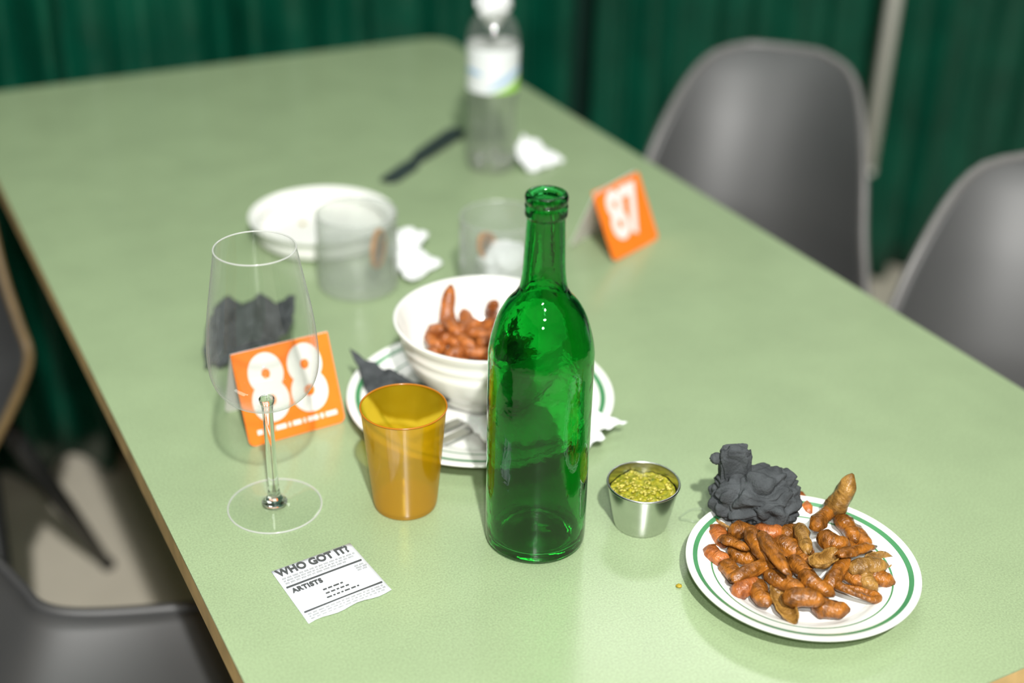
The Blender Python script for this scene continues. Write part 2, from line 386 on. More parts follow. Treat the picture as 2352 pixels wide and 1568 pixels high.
A['group'] = B['group'] = 'shell chairs on the near left side of the table'

# ---------------------------------------------------------------- plates and bowl
def stripe(parent, r0, r1, zf, m=None):
    lathe('rim_stripe', [(r0, zf(r0)), ((r0 + r1) / 2, zf((r0 + r1) / 2)), (r1, zf(r1))], M_stripe, parent, 96)
def make_plate(label, x, y, R, H, striped=True, well=0.66):
    t = thing('plate', label, 'plate', (x, y, TZ))
    rw = R * well
    top = [(0, 0.0065), (rw * 0.8, 0.0065), (rw * 0.95, 0.0078), (rw * 1.06, 0.0115), (R * 0.84, H * 0.76), (R * 0.96, H * 0.96), (R * 0.992, H)]
    bot = [(R, H - 0.0012), (R * 0.985, H - 0.0030), (R * 0.9, H * 0.70), (rw * 1.05, 0.005), (rw * 0.92, 0.0008), (rw * 0.85, 0.0), (rw * 0.8, 0.0015), (0, 0.0020)]
    tp = smooth_prof(top, 5)
    lathe('dish', tp + smooth_prof(bot, 4), M_china, t, 96)
    def zf(r):
        for (a, za), (b, zb) in zip(tp[:-1], tp[1:]):
            if a <= r <= b and b > a: return za + (zb - za) * (r - a) / (b - a) + 0.00035
        return H
    if striped:
        stripe(t, R * 0.895, R * 0.935, zf); stripe(t, R * 0.762, R * 0.776, zf)
    return t
make_plate('white plate with two green rings, heaped with brown shells and a charcoal napkin', 0.5915, 0.6215, 0.0895, 0.0215)
make_plate('large white plate with green ring under the bowl of shells', 0.4822, 0.9571, 0.1240, 0.0215)
make_plate('plain white round dish standing behind the frosted glass', 0.4900, 1.3920, 0.0860, 0.0290, False, 0.86)

bw = thing('bowl', 'white ribbed bowl of brown shells standing on the plate behind the bottle', 'bowl', (0.4995, 0.9805, TZ + 0.0106))
outer = [(0.050, 0.0), (0.052, 0.002), (0.051, 0.007), (0.060, 0.014), (0.070, 0.026), (0.0765, 0.040), (0.0780, 0.0455), (0.0772, 0.0470), (0.0800, 0.0530), (0.0812, 0.0575), (0.0803, 0.0590), (0.0835, 0.0660), (0.0862, 0.0725), (0.0862, 0.0745)]
inner = [(0.0835, 0.0742), (0.0800, 0.064), (0.0740, 0.046), (0.0660, 0.0335), (0.056, 0.0275), (0.045, 0.0255), (0, 0.025)]
lathe('dish', [(0, 0.002), (0.046, 0.002), (0.047, 0.0)] + outer + smooth_prof(inner, 4), M_china, bw, 96)

# ---------------------------------------------------------------- shells (boiled pods)
def pod_mesh(kind, seed):
    """unit length along x, about 0.34 wide"""
    rnd = random.Random(seed); bm = bmesh.new(); nu, nv = 14, 12
    waist = 0.05 + 0.14 * rnd.random(); bend = 0.10 * (rnd.random() - 0.5) * 2; tw = rnd.random() * 0.25
    lobe = rnd.choice([2, 2, 2, 1]); tip = 0.03 + 0.04 * rnd.random()
    def R(u):
        e = max(0.0, 1 - (2 * u - 1) ** 2) ** 0.5
        w = 1 - (waist * math.exp(-((u - 0.52 - tw * 0.3) / 0.14) ** 2) * (2.2 if lobe == 2 else 0.4))
        return 0.185 * e ** 0.8 * w * (1.06 - 0.18 * u)
    def P(u, a, k=1.0):
        r = R(u) * k
        r *= 1 + 0.07 * math.sin(5 * a + 9 * u) + 0.05 * math.sin(22 * u + 2 * a)
        x = (u - 0.5) * (1.0 if k == 1 else 0.96)
        if u > 0.97: x += tip * (u - 0.97) / 0.03
        return Vector((x, r * math.cos(a) + bend * math.sin(PI * u), r * math.sin(a) * 0.92))
    if kind == 'W':
        rows = [[bm.verts.new(P(0.004 + 0.992 * i / nu, 2 * PI * j / nv)) for j in range(nv)] for i in range(nu + 1)]
        for a, b in zip(rows[:-1], rows[1:]):
            for j in range(nv): bm.faces.new((a[j], a[(j + 1) % nv], b[(j + 1) % nv], b[j]))
        bm.faces.new(rows[0]); bm.faces.new(rows[-1])
    elif kind in 'HO':                 # half shells: hull up ('H') or hollow side up ('O'), with a wall
        a0, a1 = (-0.15, PI + 0.15) if kind == 'H' else (PI - 0.1, 2 * PI + 0.1)
        n = 10
        out = [[bm.verts.new(P(0.004 + 0.992 * i / nu, a0 + (a1 - a0) * j / n)) for j in range(n + 1)] for i in range(nu + 1)]
        inn = [[bm.verts.new(P(0.02 + 0.96 * i / nu, a0 + (a1 - a0) * j / n, 0.84)) for j in range(n + 1)] for i in range(nu + 1)]
        for g in (out, inn):
            for a, b in zip(g[:-1], g[1:]):
                for j in range(n): bm.faces.new((a[j], a[j + 1], b[j + 1], b[j]))
        for i in range(nu):
            for j in (0, n): bm.faces.new((out[i][j], out[i + 1][j], inn[i + 1][j], inn[i][j]))
        for i in (0, nu):
            for j in range(n): bm.faces.new((out[i][j], out[i][j + 1], inn[i][j + 1], inn[i][j]))
        if kind == 'O':
            for v in bm.verts: v.co.z += 0.06
    else:                               # 'R': shell torn to an open loop
        pts = [(0.5 * math.cos(2 * PI * k / 28), 0.27 * math.sin(2 * PI * k / 28), 0.03 * math.sin(4 * PI * k / 28)) for k in range(28)]
        tube_bm(bm, pts, [0.10 + 0.03 * math.sin(2 * PI * k / 14 + 1) for k in range(28)], 8, True)
    bmesh.ops.recalc_face_normals(bm, faces=bm.faces[:])
    me = bpy.data.meshes.new('pod'); bm.to_mesh(me); bm.free()
    for p in me.polygons: p.use_smooth = True
    return me
PODS = {k: [pod_mesh(k, 10 * i + ord(k)) for i in range(n)] for k, n in (('W', 5), ('H', 3), ('O', 2), ('R', 1))}
def with_mat(me, m):
    c = me.copy(); c.materials.clear(); c.materials.append(m); return c
POD_M = {}
for k, lst in PODS.items():
    for i, me in enumerate(lst):
        for m in (M_nut, M_nut2, M_nut3): POD_M[(k, i, m.name)] = with_mat(me, m)
def place_pod(kind, i, m, x, y, z, yaw, length, fat, pitch, roll, label, group):
    lst = PODS[kind]
    o = bpy.data.objects.new('pod_shell', POD_M[(kind, i % len(lst), m.name)]); COL.objects.link(o)
    o.location = (x, y, z); o.rotation_euler = (roll, pitch, yaw); o.scale = (length, fat, fat)
    return tag(o, label, 'shell', group)
PLATE_PODS = [(0.6551, 0.6586, 0.037, 42.0, 0.0415, 'H'), (0.6351, 0.6506, 0.03, 28.0, 0.0283, 'W'), (0.5577, 0.6833, 0.016, -105.0, 0.0193, 'W'), (0.5427, 0.6636, 0.016, -86.0, 0.0177, 'W'), (0.5399, 0.645, 0.016, -105.0, 0.0216, 'W'), (0.556, 0.6626, 0.023, -74.0, 0.0209, 'H'), (0.5724, 0.6705, 0.023, -26.0, 0.0133, 'W'), (0.5668, 0.6455, 0.03, -98.0, 0.0271, 'W'), (0.5908, 0.6632, 0.023, -34.0, 0.0173, 'W'), (0.5531, 0.6287, 0.023, -1.0, 0.0372, 'H'), (0.5654, 0.6267, 0.037, -103.0, 0.0368, 'H'), (0.5623, 0.6064, 0.023, -67.0, 0.0256, 'W'), (0.5394, 0.6215, 0.016, 1.0, 0.0177, 'W'), (0.5468, 0.6106, 0.016, -114.0, 0.0219, 'W'), (0.5636, 0.5857, 0.023, -39.0, 0.0224, 'W'), (0.582, 0.5762, 0.016, -50.0, 0.0207, 'W'), (0.5546, 0.5939, 0.016, -106.0, 0.029, 'O'), (0.6118, 0.5801, 0.016, -42.0, 0.0226, 'R'), (0.5841, 0.5957, 0.023, -75.0, 0.0227, 'W'), (0.6071, 0.5991, 0.023, 26.0, 0.0285, 'H'), (0.6032, 0.6371, 0.03, -116.0, 0.0267, 'H'), (0.6065, 0.6523, 0.023, 2.0, 0.017, 'W'), (0.5917, 0.6404, 0.023, -75.0, 0.0168, 'W'), (0.5987, 0.6245, 0.023, -122.0, 0.0219, 'W'), (0.6019, 0.6098, 0.03, 11.0, 0.0248, 'O'), (0.6225, 0.6245, 0.03, -43.0, 0.015, 'W'), (0.6505, 0.6405, 0.023, -101.0, 0.0233, 'W'), (0.6578, 0.6343, 0.016, -102.0, 0.0278, 'W'), (0.6288, 0.6058, 0.03, 1.0, 0.0292, 'H'), (0.6314, 0.5932, 0.023, -19.0, 0.0232, 'W'), (0.6227, 0.5968, 0.016, -89.0, 0.0175, 'W'), (0.6499, 0.6002, 0.016, -5.0, 0.017, 'O'), (0.6371, 0.5868, 0.016, -60.0, 0.0099, 'W'), (0.63, 0.5888, 0.016, -110.0, 0.0175, 'W'), (0.5846, 0.6162, 0.023, -99.0, 0.0217, 'W'), (0.5721, 0.6944, 0.016, -75.0, 0.0199, 'O'), (0.6449, 0.6912, 0.016, -96.0, 0.0237, 'W'), (0.5821, 0.635, 0.016, -107.0, 0.0242, 'W'), (0.5615, 0.6559, 0.016, -59.0, 0.014, 'W'), (0.6377, 0.6265, 0.016, 11.0, 0.0236, 'W')]
SPECIAL = {0: 'brown shell standing upright at the back of the striped plate',
           9: 'long narrow half shell at the left front of the heap on the striped plate',
           10: 'long narrow half shell lying across the top of the heap on the striped plate',
           16: 'dull olive half shell at the front edge of the heap on the striped plate',
           17: 'shell torn to an open loop at the front right of the striped plate',
           2: 'bright orange shell just below the charcoal napkin on the striped plate',
           36: 'orange shell sticking out behind the charcoal napkin on the striped plate'}
for i, (x, y, z, yaw, ln, k) in enumerate(PLATE_PODS):
    m = M_nut2 if k == 'O' or i in (20, 24, 0, 29, 33) else M_nut3 if i in (2, 3, 8, 12, 36) else M_nut
    fat = 0.042 + 0.008 * random.random()
    if k == 'H': fat = 0.036
    ln = max(ln * 1.38, 0.026)
    if i == 0:
        place_pod('W', 3, m, x, y, TZ + 0.040, math.radians(-25), 0.040, 0.054, math.radians(-68), 0.3, SPECIAL[0], 'shells on the striped plate'); continue
    if k == 'R': fat = ln * 0.95
    place_pod(k, i, m, x, y, TZ + z - 0.0015, math.radians(yaw), ln, fat, random.uniform(-0.2, 0.2), random.uniform(-0.5, 0.5),
              SPECIAL.get(i, 'reddish brown empty shell in the heap on the striped plate'), 'shells on the striped plate')
BOWL_PODS = [(1, .4885, 1.0360, .071, 62, .042, -0.9), (2, .5010, 1.0235, .062, 80, .030, -0.3), (0, .4700, 1.0250, .060, -100, .028, -0.5), (3, .5290, 1.0230, .068, -112, .036, -0.9),
             (4, .4990, 1.0010, .060, -64, .026, 0), (0, .4560, 1.0030, .050, 25, .028, 0), (1, .4730, 1.0080, .056, -63, .026, 0), (2, .4760, .9910, .052, 11, .027, 0),
             (3, .4890, .9840, .054, -46, .025, 0), (4, .4680, .9800, .046, -26, .024, 0), (0, .4860, .9990, .058, -86, .030, 0), (1, .5070, .9920, .058, 34, .030, 0),
             (2, .5250, .9990, .058, -108, .034, 0.2), (3, .4640, 1.0170, .055, -105, .032, 0), (4, .5000, .9720, .050, -76, .026, 0), (0, .5170, .9780, .052, 48, .034, 0),
             (1, .4960, 1.0100, .064, 12, .026, 0), (2, .5150, .9600, .046, -63, .026, 0), (3, .4850, 1.0190, .062, -101, .032, 0), (4, .5370, .9900, .052, 24, .030, 0),
             (0, .4860, .9650, .043, 70, .027, 0), (1, .5300, .9700, .046, -20, .028, 0), (2, .5120, 1.0140, .058, 20, .028, 0), (3, .4760, .9960, .043, 60, .028, 0),
             (4, .4960, .9890, .042, -30, .028, 0), (0, .5100, .9850, .043, 90, .028, 0), (1, .5100, 1.0040, .044, 0, .028, 0), (2, .4920, 1.0060, .046, 45, .028, 0)]
for i, (v, x, y, z, yaw, ln, pitch) in enumerate(BOWL_PODS):
    lab = {0: 'brown shell leaning tallest against the back wall of the white bowl', 3: 'brown shell leaning against the bowl wall next to the bottle neck'}.get(i, 'reddish brown shell in the pile inside the white bowl')
    place_pod('W', v, M_nut3, x - 0.0035, y - 0.0075, TZ + z + 0.0005, math.radians(yaw), ln * 1.12, 0.042 + 0.005 * random.random(), pitch, random.uniform(-0.4, 0.4), lab, 'shells in the white bowl')

# ---------------------------------------------------------------- green wine bottle
gb = thing('wine_bottle', 'empty green glass wine bottle without label in the middle of the table', 'bottle', (0.4360, 0.7650, TZ))
RB = 0.0402
o_body = [(0, 0.010), (0.012, 0.0085), (0.024, 0.004), (0.031, 0.0), (0.0355, 0.0006), (0.0390, 0.004), (RB, 0.010), (RB, 0.06), (RB, 0.12), (RB, 0.165), (0.0398, 0.175), (0.0378, 0.186), (0.0336, 0.200), (0.0280, 0.2105), (0.0215, 0.2185), (0.0180, 0.2245)]
o_neck = [(0.0180, 0.2245), (0.0166, 0.2320), (0.0155, 0.2440), (0.0147, 0.262), (0.0140, 0.2810)]
o_lip = [(0.0140, 0.2810), (0.0150, 0.2822), (0.0156, 0.2838), (0.0155, 0.2900), (0.0148, 0.2912), (0.0150, 0.2925), (0.0156, 0.2945), (0.0153, 0.2975), (0.0138, 0.2992), (0.0115, 0.2985), (0.0100, 0.2955)]
i_neck = [(0.0100, 0.2955), (0.0102, 0.281), (0.0108, 0.262), (0.0118, 0.244), (0.0132, 0.231), (0.0148, 0.2235)]
i_body = [(0.0148, 0.2235), (0.0185, 0.2165), (0.0250, 0.2080), (0.0306, 0.1975), (0.0346, 0.184), (0.0366, 0.172), (0.0369, 0.160), (0.0369, 0.12), (0.0368, 0.06), (0.0366, 0.016), (0.0345, 0.0095), (0.0290, 0.0085), (0.0200, 0.0115), (0.010, 0.0145), (0, 0.0155)]
def two_walls(name, a, b, m, parent, seg=96):
    """two skins of one glass part in a single mesh; the parts meet edge to edge"""
    bm = bmesh.new()
    for prof in (a, b):
        rings = []
        for r, z in smooth_prof(prof, 5):
            rings.append([bm.verts.new((0, 0, z))] if r < 1e-5 else [bm.verts.new((r * math.cos(2 * PI * k / seg), r * math.sin(2 * PI * k / seg), z)) for k in range(seg)])
        for p, q in zip(rings[:-1], rings[1:]):
            for k in range(seg):
                k2 = (k + 1) % seg
                if len(p) == 1 and len(q) == 1: continue
                if len(p) == 1: bm.faces.new((p[0], q[k2], q[k]))
                elif len(q) == 1: bm.faces.new((p[k], p[k2], q[0]))
                else: bm.faces.new((p[k], p[k2], q[k2], q[k]))
    me = bpy.data.meshes.new(name); bm.to_mesh(me); bm.free()
    return link(name, me, m, parent)
two_walls('body', o_body, i_body, M_green, gb)
two_walls('neck', o_neck, i_neck, M_green, gb)
lathe('lip', smooth_prof(o_lip, 4), M_green, gb, 96)

# ---------------------------------------------------------------- wine glass
wg = thing('wine_glass', 'clear empty stemmed wine glass in front of the nearer orange card', 'glass', (0.2610, 0.8960, TZ))
bowl_p = [(0.0045, 0.1055), (0.012, 0.1085), (0.025, 0.1065), (0.034, 0.1125), (0.0405, 0.1240), (0.0430, 0.1400), (0.0430, 0.1500), (0.0415, 0.1680), (0.0388, 0.1890), (0.0350, 0.2120), (0.0316, 0.2320), (0.0308, 0.2360)]
bowl_p = [(0.0040, 0.1000), (0.0100, 0.1020), (0.0190, 0.1040), (0.0290, 0.1085), (0.0375, 0.1180), (0.0420, 0.1300), (0.0432, 0.1440), (0.0425, 0.1600), (0.0400, 0.1820), (0.0360, 0.2060), (0.0322, 0.2280), (0.0308, 0.2360)]
lathe('bowl', smooth_prof(bowl_p, 6), M_wine, wg, 96)
tube('rim', [(0.0308 * math.cos(2 * PI * k / 64), 0.0308 * math.sin(2 * PI * k / 64), 0.2360) for k in range(64)], 0.00065, M_edge, wg, 8, True)
lathe('stem', smooth_prof([(0, 0.1075), (0.0055, 0.1055), (0.0062, 0.1025), (0.0046, 0.0960), (0.0042, 0.0800), (0.0042, 0.0400), (0.0046, 0.0200), (0.0062, 0.0100), (0.0105, 0.0050), (0, 0.0046)], 5), M_stem, wg, 32)
lathe('foot', smooth_prof([(0.0062, 0.0085), (0.0120, 0.0048), (0.0250, 0.0030), (0.0370, 0.0020), (0.0385, 0.0013)], 5), M_wine, wg, 96)
tube('foot_edge', [(0.0385 * math.cos(2 * PI * k / 64), 0.0385 * math.sin(2 * PI * k / 64), 0.0009) for k in range(64)], 0.0008, M_edge, wg, 8, True)

# ---------------------------------------------------------------- amber tumbler
am = thing('tumbler', 'translucent amber plastic tumbler between the wine glass and green bottle', 'tumbler', (0.3600, 0.8520, TZ))
lathe('wall', smooth_prof([(0.0262, 0.0040), (0.0268, 0.0070), (0.0290, 0.030), (0.0320, 0.064), (0.0347, 0.0955)], 5), M_amber, am, 72)
lathe('base', smooth_prof([(0, 0.0015), (0.018, 0.0015), (0.0235, 0.0006), (0.0256, 0.0018), (0.0262, 0.0040)], 4), M_amber, am, 72)
lathe('inner_floor', [(0, 0.0060), (0.0262, 0.0062)], M_amber, am, 72)
M_amrim = mat('amber_rim', (0.42, 0.15, 0.008), rough=0.2, var=0.05)
tube('rim', [(0.0347 * math.cos(2 * PI * k / 64), 0.0347 * math.sin(2 * PI * k / 64), 0.0955) for k in range(64)], 0.0008, M_amrim, am, 8, True)

# ---------------------------------------------------------------- rocks glasses and dried slices
def rocks(label, x, y):
    t = thing('rocks_glass', label, 'glass', (x, y, TZ))
    lathe('wall', smooth_prof([(0.0400, 0.0010), (0.0430, 0.0045), (0.0440, 0.012), (0.0440, 0.05), (0.0440, 0.0875)], 5), M_rock, t, 72)
    lathe('inner_wall', smooth_prof([(0, 0.0130), (0.034, 0.0130), (0.0400, 0.016), (0.0415, 0.03), (0.0415, 0.0875)], 5), M_film, t, 72)
    lathe('base', smooth_prof([(0, 0.0025), (0.030, 0.0025), (0.036, 0.0004), (0.0400, 0.0010)], 4), M_rock, t, 72)
    tube('rim', [(0.0428 * math.cos(2 * PI * k / 64), 0.0428 * math.sin(2 * PI * k / 64), 0.0878) for k in range(64)], 0.0011, M_rock, t, 8, True)
    return t
rocks('frosty clear tumbler with a dark orange slice inside, before the plain white dish', 0.4780, 1.2500)
rocks('clear tumbler with white tissue and an orange peel, half hidden behind the bottle neck', 0.6137, 1.1750)
def slice_(label, loc, rot, R):
    t = thing('dried_orange_slice', label, 'orange slice', loc); t.rotation_euler = rot
    lathe('rind', [(R * 0.86, -0.003), (R, -0.0025), (R * 1.02, 0), (R, 0.0025), (R * 0.86, 0.003)], M_rind, t, 40, True)
    for k in range(8):
        a0, a1 = 2 * PI * k / 8 + 0.06, 2 * PI * (k + 1) / 8 - 0.06
        bm = bmesh.new(); pts = [(R * 0.10 * math.cos((a0 + a1) / 2), R * 0.10 * math.sin((a0 + a1) / 2))] + [(R * 0.87 * math.cos(a0 + (a1 - a0) * j / 5), R * 0.87 * math.sin(a0 + (a1 - a0) * j / 5)) for j in range(6)]
        prism_bm(bm, pts, -0.0016, 0.0018); from_bm('segment', bm, M_flesh, t, False)
    return t
slice_('dark dried orange slice standing against the wall of the nearer frosty tumbler', (0.4945, 1.2310, TZ + 0.050), (math.radians(90), 0, math.radians(50)), 0.0215)
slice_('small dried orange slice poking up in the tumbler behind the bottle neck', (0.6000, 1.1800, TZ + 0.054), (math.radians(72), 0, math.radians(30)), 0.0150)

# ---------------------------------------------------------------- napkins
def sheet(name, label, pts, m, amp=0.004, seed=0, thick=0.0012, cat='napkin', freq=45, floor=None, sub=4):
    c = Vector((sum(p[0] for p in pts) / len(pts), sum(p[1] for p in pts) / len(pts), TZ))
    bm = bmesh.new(); vs = [bm.verts.new((x - c.x, y - c.y, z)) for x, y, z in pts]
    f = bm.faces.new(vs); bmesh.ops.triangulate(bm, faces=[f])
    for _ in range(sub): bmesh.ops.subdivide_edges(bm, edges=bm.edges[:], cuts=1, use_grid_fill=True)
    for _ in range(3): bmesh.ops.smooth_vert(bm, verts=[v for v in bm.verts if not v.is_boundary], factor=0.5, use_axis_z=True)
    for v in bm.verts:
        q = Vector((v.co.x * freq, v.co.y * freq, seed))
        r = 1 - abs(mnoise.noise(q)) * 2.2 + 0.5 * (1 - abs(mnoise.noise(q * 2.3)) * 2)
        v.co.z = max(v.co.z + amp * (r - 0.8), floor if floor is not None else 0.0008)
        v.co.x += 0.0015 * mnoise.noise(q * 3 + Vector((9, 0, 0))); v.co.y += 0.0015 * mnoise.noise(q * 3 + Vector((0, 9, 0)))
    o = from_bm(name, bm, m); o.location = c
    md = o.modifiers.new('thickness', 'SOLIDIFY'); md.thickness = thick; md.offset = 1
    return tag(o, label, cat)
sheet('paper_napkin', 'charcoal paper napkin on the large plate between bowl and amber tumbler',
      [(0.3925, 1.0574, 0.035), (0.4115, 1.0209, 0.03), (0.4242, 1.004, 0.03), (0.4290, 0.9900, 0.027), (0.4400, 0.9750, 0.024), (0.4520, 0.9520, 0.024), (0.4459, 0.95, 0.022), (0.4132, 0.9449, 0.020), (0.3865, 0.9619, 0.022), (0.3857, 0.9961, 0.022), (0.3925, 1.0341, 0.026)], M_char, 0.004, 3, floor=0.011)
sheet('paper_napkin', 'torn white paper napkin on the large plate, its tips poking out right of the bottle',
      [(0.4462, 0.9300, 0.018), (0.4754, 0.9150, 0.020), (0.5094, 0.9100, 0.022), (0.5435, 0.9054, 0.026), (0.5549, 0.8735, 0.026), (0.5817, 0.8597, 0.014), (0.5511, 0.8564, 0.016), (0.552, 0.8469, 0.012), (0.5385, 0.847, 0.013), (0.5325, 0.8441, 0.01), (0.5138, 0.8526, 0.024), (0.4761, 0.8631, 0.022), (0.4476, 0.8808, 0.020), (0.4491, 0.9104, 0.018)], M_tissue, 0.004, 8, floor=0.0085)
sheet('paper_napkin', 'white paper napkin with two points lying right of the frosty tumbler',
      [(0.5604, 1.3434, 0.01), (0.5692, 1.3311, 0.02), (0.5957, 1.322, 0.012), (0.5674, 1.2902, 0.01), (0.5818, 1.2549, 0.004), (0.5311, 1.225, 0.004), (0.5250, 1.2358, 0.01), (0.5300, 1.2884, 0.015)], M_tissue, 0.004, 21)
sheet('paper_napkin', 'small crumpled white napkin beside the foot of the water bottle',
      [(0.8080, 1.5053, 0.02), (0.8276, 1.5243, 0.03), (0.8423, 1.5139, 0.025), (0.8719, 1.4842, 0.003), (0.8229, 1.465, 0.004), (0.8050, 1.4650, 0.006), (0.8000, 1.4849, 0.014)], M_tissue, 0.006, 33)
sheet('paper_napkin', 'charcoal paper napkin lying crumpled behind the bowl of the wine glass',
      [(0.3104, 1.2137, 0.035), (0.3516, 1.1832, 0.045), (0.3761, 1.1609, 0.045), (0.3593, 1.1281, 0.03), (0.3365, 1.1298, 0.012), (0.3136, 1.1459, 0.01), (0.2926, 1.1316, 0.004), (0.2737, 1.1407, 0.004), (0.2774, 1.1578, 0.02)], M_char, 0.010, 45, freq=38)
def crumple(bm, c, rad, seed, amp, basis, sub=5, flat=None, sq=1.0, fq=1.6):
    """lump of paper: rounded facets parted by sharp creases; sq < 1 makes it boxier"""
    r = bmesh.ops.create_icosphere(bm, subdivisions=sub, radius=1.0)
    for v in r['verts']:
        d = v.co.normalized(); q = d * fq + Vector((seed, seed * 0.7, 0))
        q = q + 0.35 * Vector((mnoise.noise(q * 1.3), mnoise.noise(q * 1.3 + Vector((5, 0, 0))), mnoise.noise(q * 1.3 + Vector((0, 5, 0)))))
        n = min(abs(mnoise.noise(q)) * 2.4, 0.8) + 0.55 * min(abs(mnoise.noise(q * 1.9 + Vector((3, 1, 7)))) * 2.6, 0.8) + 0.12 * mnoise.noise(q * 5)
        k = 1 + amp * (n - 0.6)
        e = Vector([math.copysign(abs(x) ** sq, x) for x in d])
        p = Vector((e.x * rad[0] * k, e.y * rad[1] * k, e.z * rad[2] * k))
        if flat is not None and p.z < flat: p.z = flat + (p.z - flat) * 0.15
        v.co = c + basis @ p
RT = Matrix.Rotation(math.radians(-28.24), 3, 'Z')      # camera-wards orientation of the lump in plan
bm = bmesh.new()
crumple(bm, RT @ Vector((0.001, 0.0, 0.0360)), (0.037, 0.024, 0.0235), 4.2, 0.26, RT, 6, -0.018, 0.88, 1.25)
crumple(bm, RT @ Vector((0.012, -0.008, 0.034)), (0.024, 0.020, 0.018), 9.1, 0.34, RT, 5, None, 0.85, 1.4)
TL = RT @ Matrix.Rotation(math.radians(-7), 3, 'Y')
crumple(bm, RT @ Vector((-0.017, 0.006, 0.057)), (0.0130, 0.0070, 0.0200), 2.7, 0.22, TL, 5, None, 0.45, 1.3)
crumple(bm, RT @ Vector((-0.034, 0.008, 0.0660)), (0.0058, 0.0045, 0.0048), 2.2, 0.25, RT, 3)
tube_bm(bm, [RT @ Vector((-0.034, 0.008, 0.0655)), RT @ Vector((-0.022, 0.007, 0.062))], [0.0030, 0.0045], 8)
o = from_bm('paper_napkin', bm, M_char); o.location = (0.5960, 0.6930, TZ); o.scale = (0.92, 0.92, 1)
tag(o, 'crumpled charcoal napkin ball with a raised corner, on the striped plate of shells', 'napkin')
bm = bmesh.new()
crumple(bm, Vector((0, 0, -0.006)), (0.0205, 0.0190, 0.0185), 5.5, 0.35, Matrix.Identity(3), 4)
crumple(bm, Vector((0.005, -0.004, 0.030)), (0.0165, 0.0150, 0.022), 1.5, 0.4, Matrix.Identity(3), 4)
crumple(bm, Vector((0, 0, -0.020)), (0.0120, 0.0120, 0.016), 3.5, 0.2, Matrix.Identity(3), 3)
o = from_bm('paper_napkin', bm, M_tissue); o.location = (0.7710, 1.5050, TZ + 0.224)
tag(o, 'white tissue stuffed into the mouth of the water bottle', 'napkin')
bm = bmesh.new()
crumple(bm, Vector((0, 0, 0)), (0.029, 0.029, 0.021), 7.5, 0.26, Matrix.Identity(3), 4)
o = from_bm('paper_napkin', bm, M_tissue); o.location = (0.6180, 1.1700, TZ + 0.036)
tag(o, 'crumpled white tissue inside the tumbler behind the bottle neck', 'napkin')

# ---------------------------------------------------------------- orange number cards (folded tents)
def tent(label, num, bl, br, apex, backd, small, num_size, bold, kern):
    """bl, br: bottom corners of the front panel; apex: offset of the fold; backd: offset of the back panel's foot"""
    bl, br = Vector((*bl, 0)), Vector((*br, 0)); apex = Vector(apex); backd = Vector(backd)
    t = thing('number_card', label, 'table sign', ((bl.x + br.x) / 2, (bl.y + br.y) / 2, TZ))
    mid = (bl + br) / 2
    X = (br - bl).normalized(); W = (br - bl).length; Y = apex.normalized(); H = apex.length; N = X.cross(Y)
    fr = Matrix((X, Y, N)).transposed().to_4x4(); fr.translation = Vector((0, 0, 0.0003))
    r = 0.006
    def panel(name, mt, w, h, m):
        pts = [(-w / 2, h)] + [(-w / 2 + r - r * math.cos(a), r - r * math.sin(a)) for a in [k * PI / 10 for k in range(6)]] + \
              [(w / 2 - r + r * math.sin(a), r - r * math.cos(a)) for a in [k * PI / 10 for k in range(6)]] + [(w / 2, h)]
        bm = bmesh.new(); prism_bm(bm, pts, -0.0004, 0.0004)
        o = from_bm(name, bm, m, t, False); o.matrix_local = mt; return o
    fp = panel('front_panel', fr, W, H, M_orange)
    top = apex; Yb = (apex - backd).normalized(); Hb = (apex - backd).length; Nb = X.cross(Yb)
    bk = Matrix((X, Yb, Nb)).transposed().to_4x4(); bk.translation = backd + Vector((0, 0, 0.0003))
    panel('back_panel', bk, W, Hb, M_cardw)
    for i, ch in enumerate(num):
        text_mesh('digit', ch, num_size, M_cardw, fp, ((i - 0.5) * kern, H * 0.535, 0.0005), bold=bold, extrude=0.00015, sx=0.82, res=10)
    if small:
        x = -W * 0.40
        rnd = random.Random(5)
        bm = bmesh.new()
        for wd in (0.005, 0.008, 0.010, 0.002, 0.008, 0.002, 0.010, 0.003, 0.011):
            box_bm(bm, x, x + wd, H * 0.105, H * 0.155, 0.0004, 0.00065); x += wd + 0.0022
        from_bm('small_print', bm, M_cardw, fp, False)
    return t
tent('orange folded number card 87 standing near the right table edge', '87', (0.765, 1.178), (0.849, 1.219), (-0.009, 0.036, 0.075), (-0.0290, 0.0594, 0), False, 0.076, 0.0030, 0.0290)
tent('orange folded number card behind the wine glass, turned to the camera', '88', (0.2700, 0.9900), (0.3620, 0.9940), (-0.002, 0.033, 0.078), (-0.003, 0.066, 0), True, 0.080, 0.0036, 0.0370)

# ---------------------------------------------------------------- printed slip
sl = thing('paper_slip', 'white printed slip of paper lying at the lower left of the table', 'paper slip', (0.2670, 0.7827, TZ))
cor = [Vector((0.2300, 0.8140)), Vector((0.2980, 0.8210)), Vector((0.3050, 0.7520)), Vector((0.2350, 0.7440))]   # tl, tr, br, bl
cor = [c - Vector((0.2670, 0.7827)) for c in cor]
ux = (cor[1] - cor[0]).normalized(); WS = (cor[1] - cor[0]).length; HS = (cor[0] - cor[3]).length
ang = math.atan2(ux.y, ux.x)
def sp(s, t): return cor[3].lerp(cor[2], s).lerp(cor[0].lerp(cor[1], s), t)      # s across, t up
bm = bmesh.new(); g = []
for j in range(13):
    g.append([bm.verts.new((*sp(i / 12, j / 12), 0.0009 + 0.0008 * math.sin(3.0 * i / 12) * (1 - j / 12))) for i in range(13)])
for j in (0,):
    for i in range(13): g[0][i].co.y += 0.0012 * math.sin(i * 1.1)
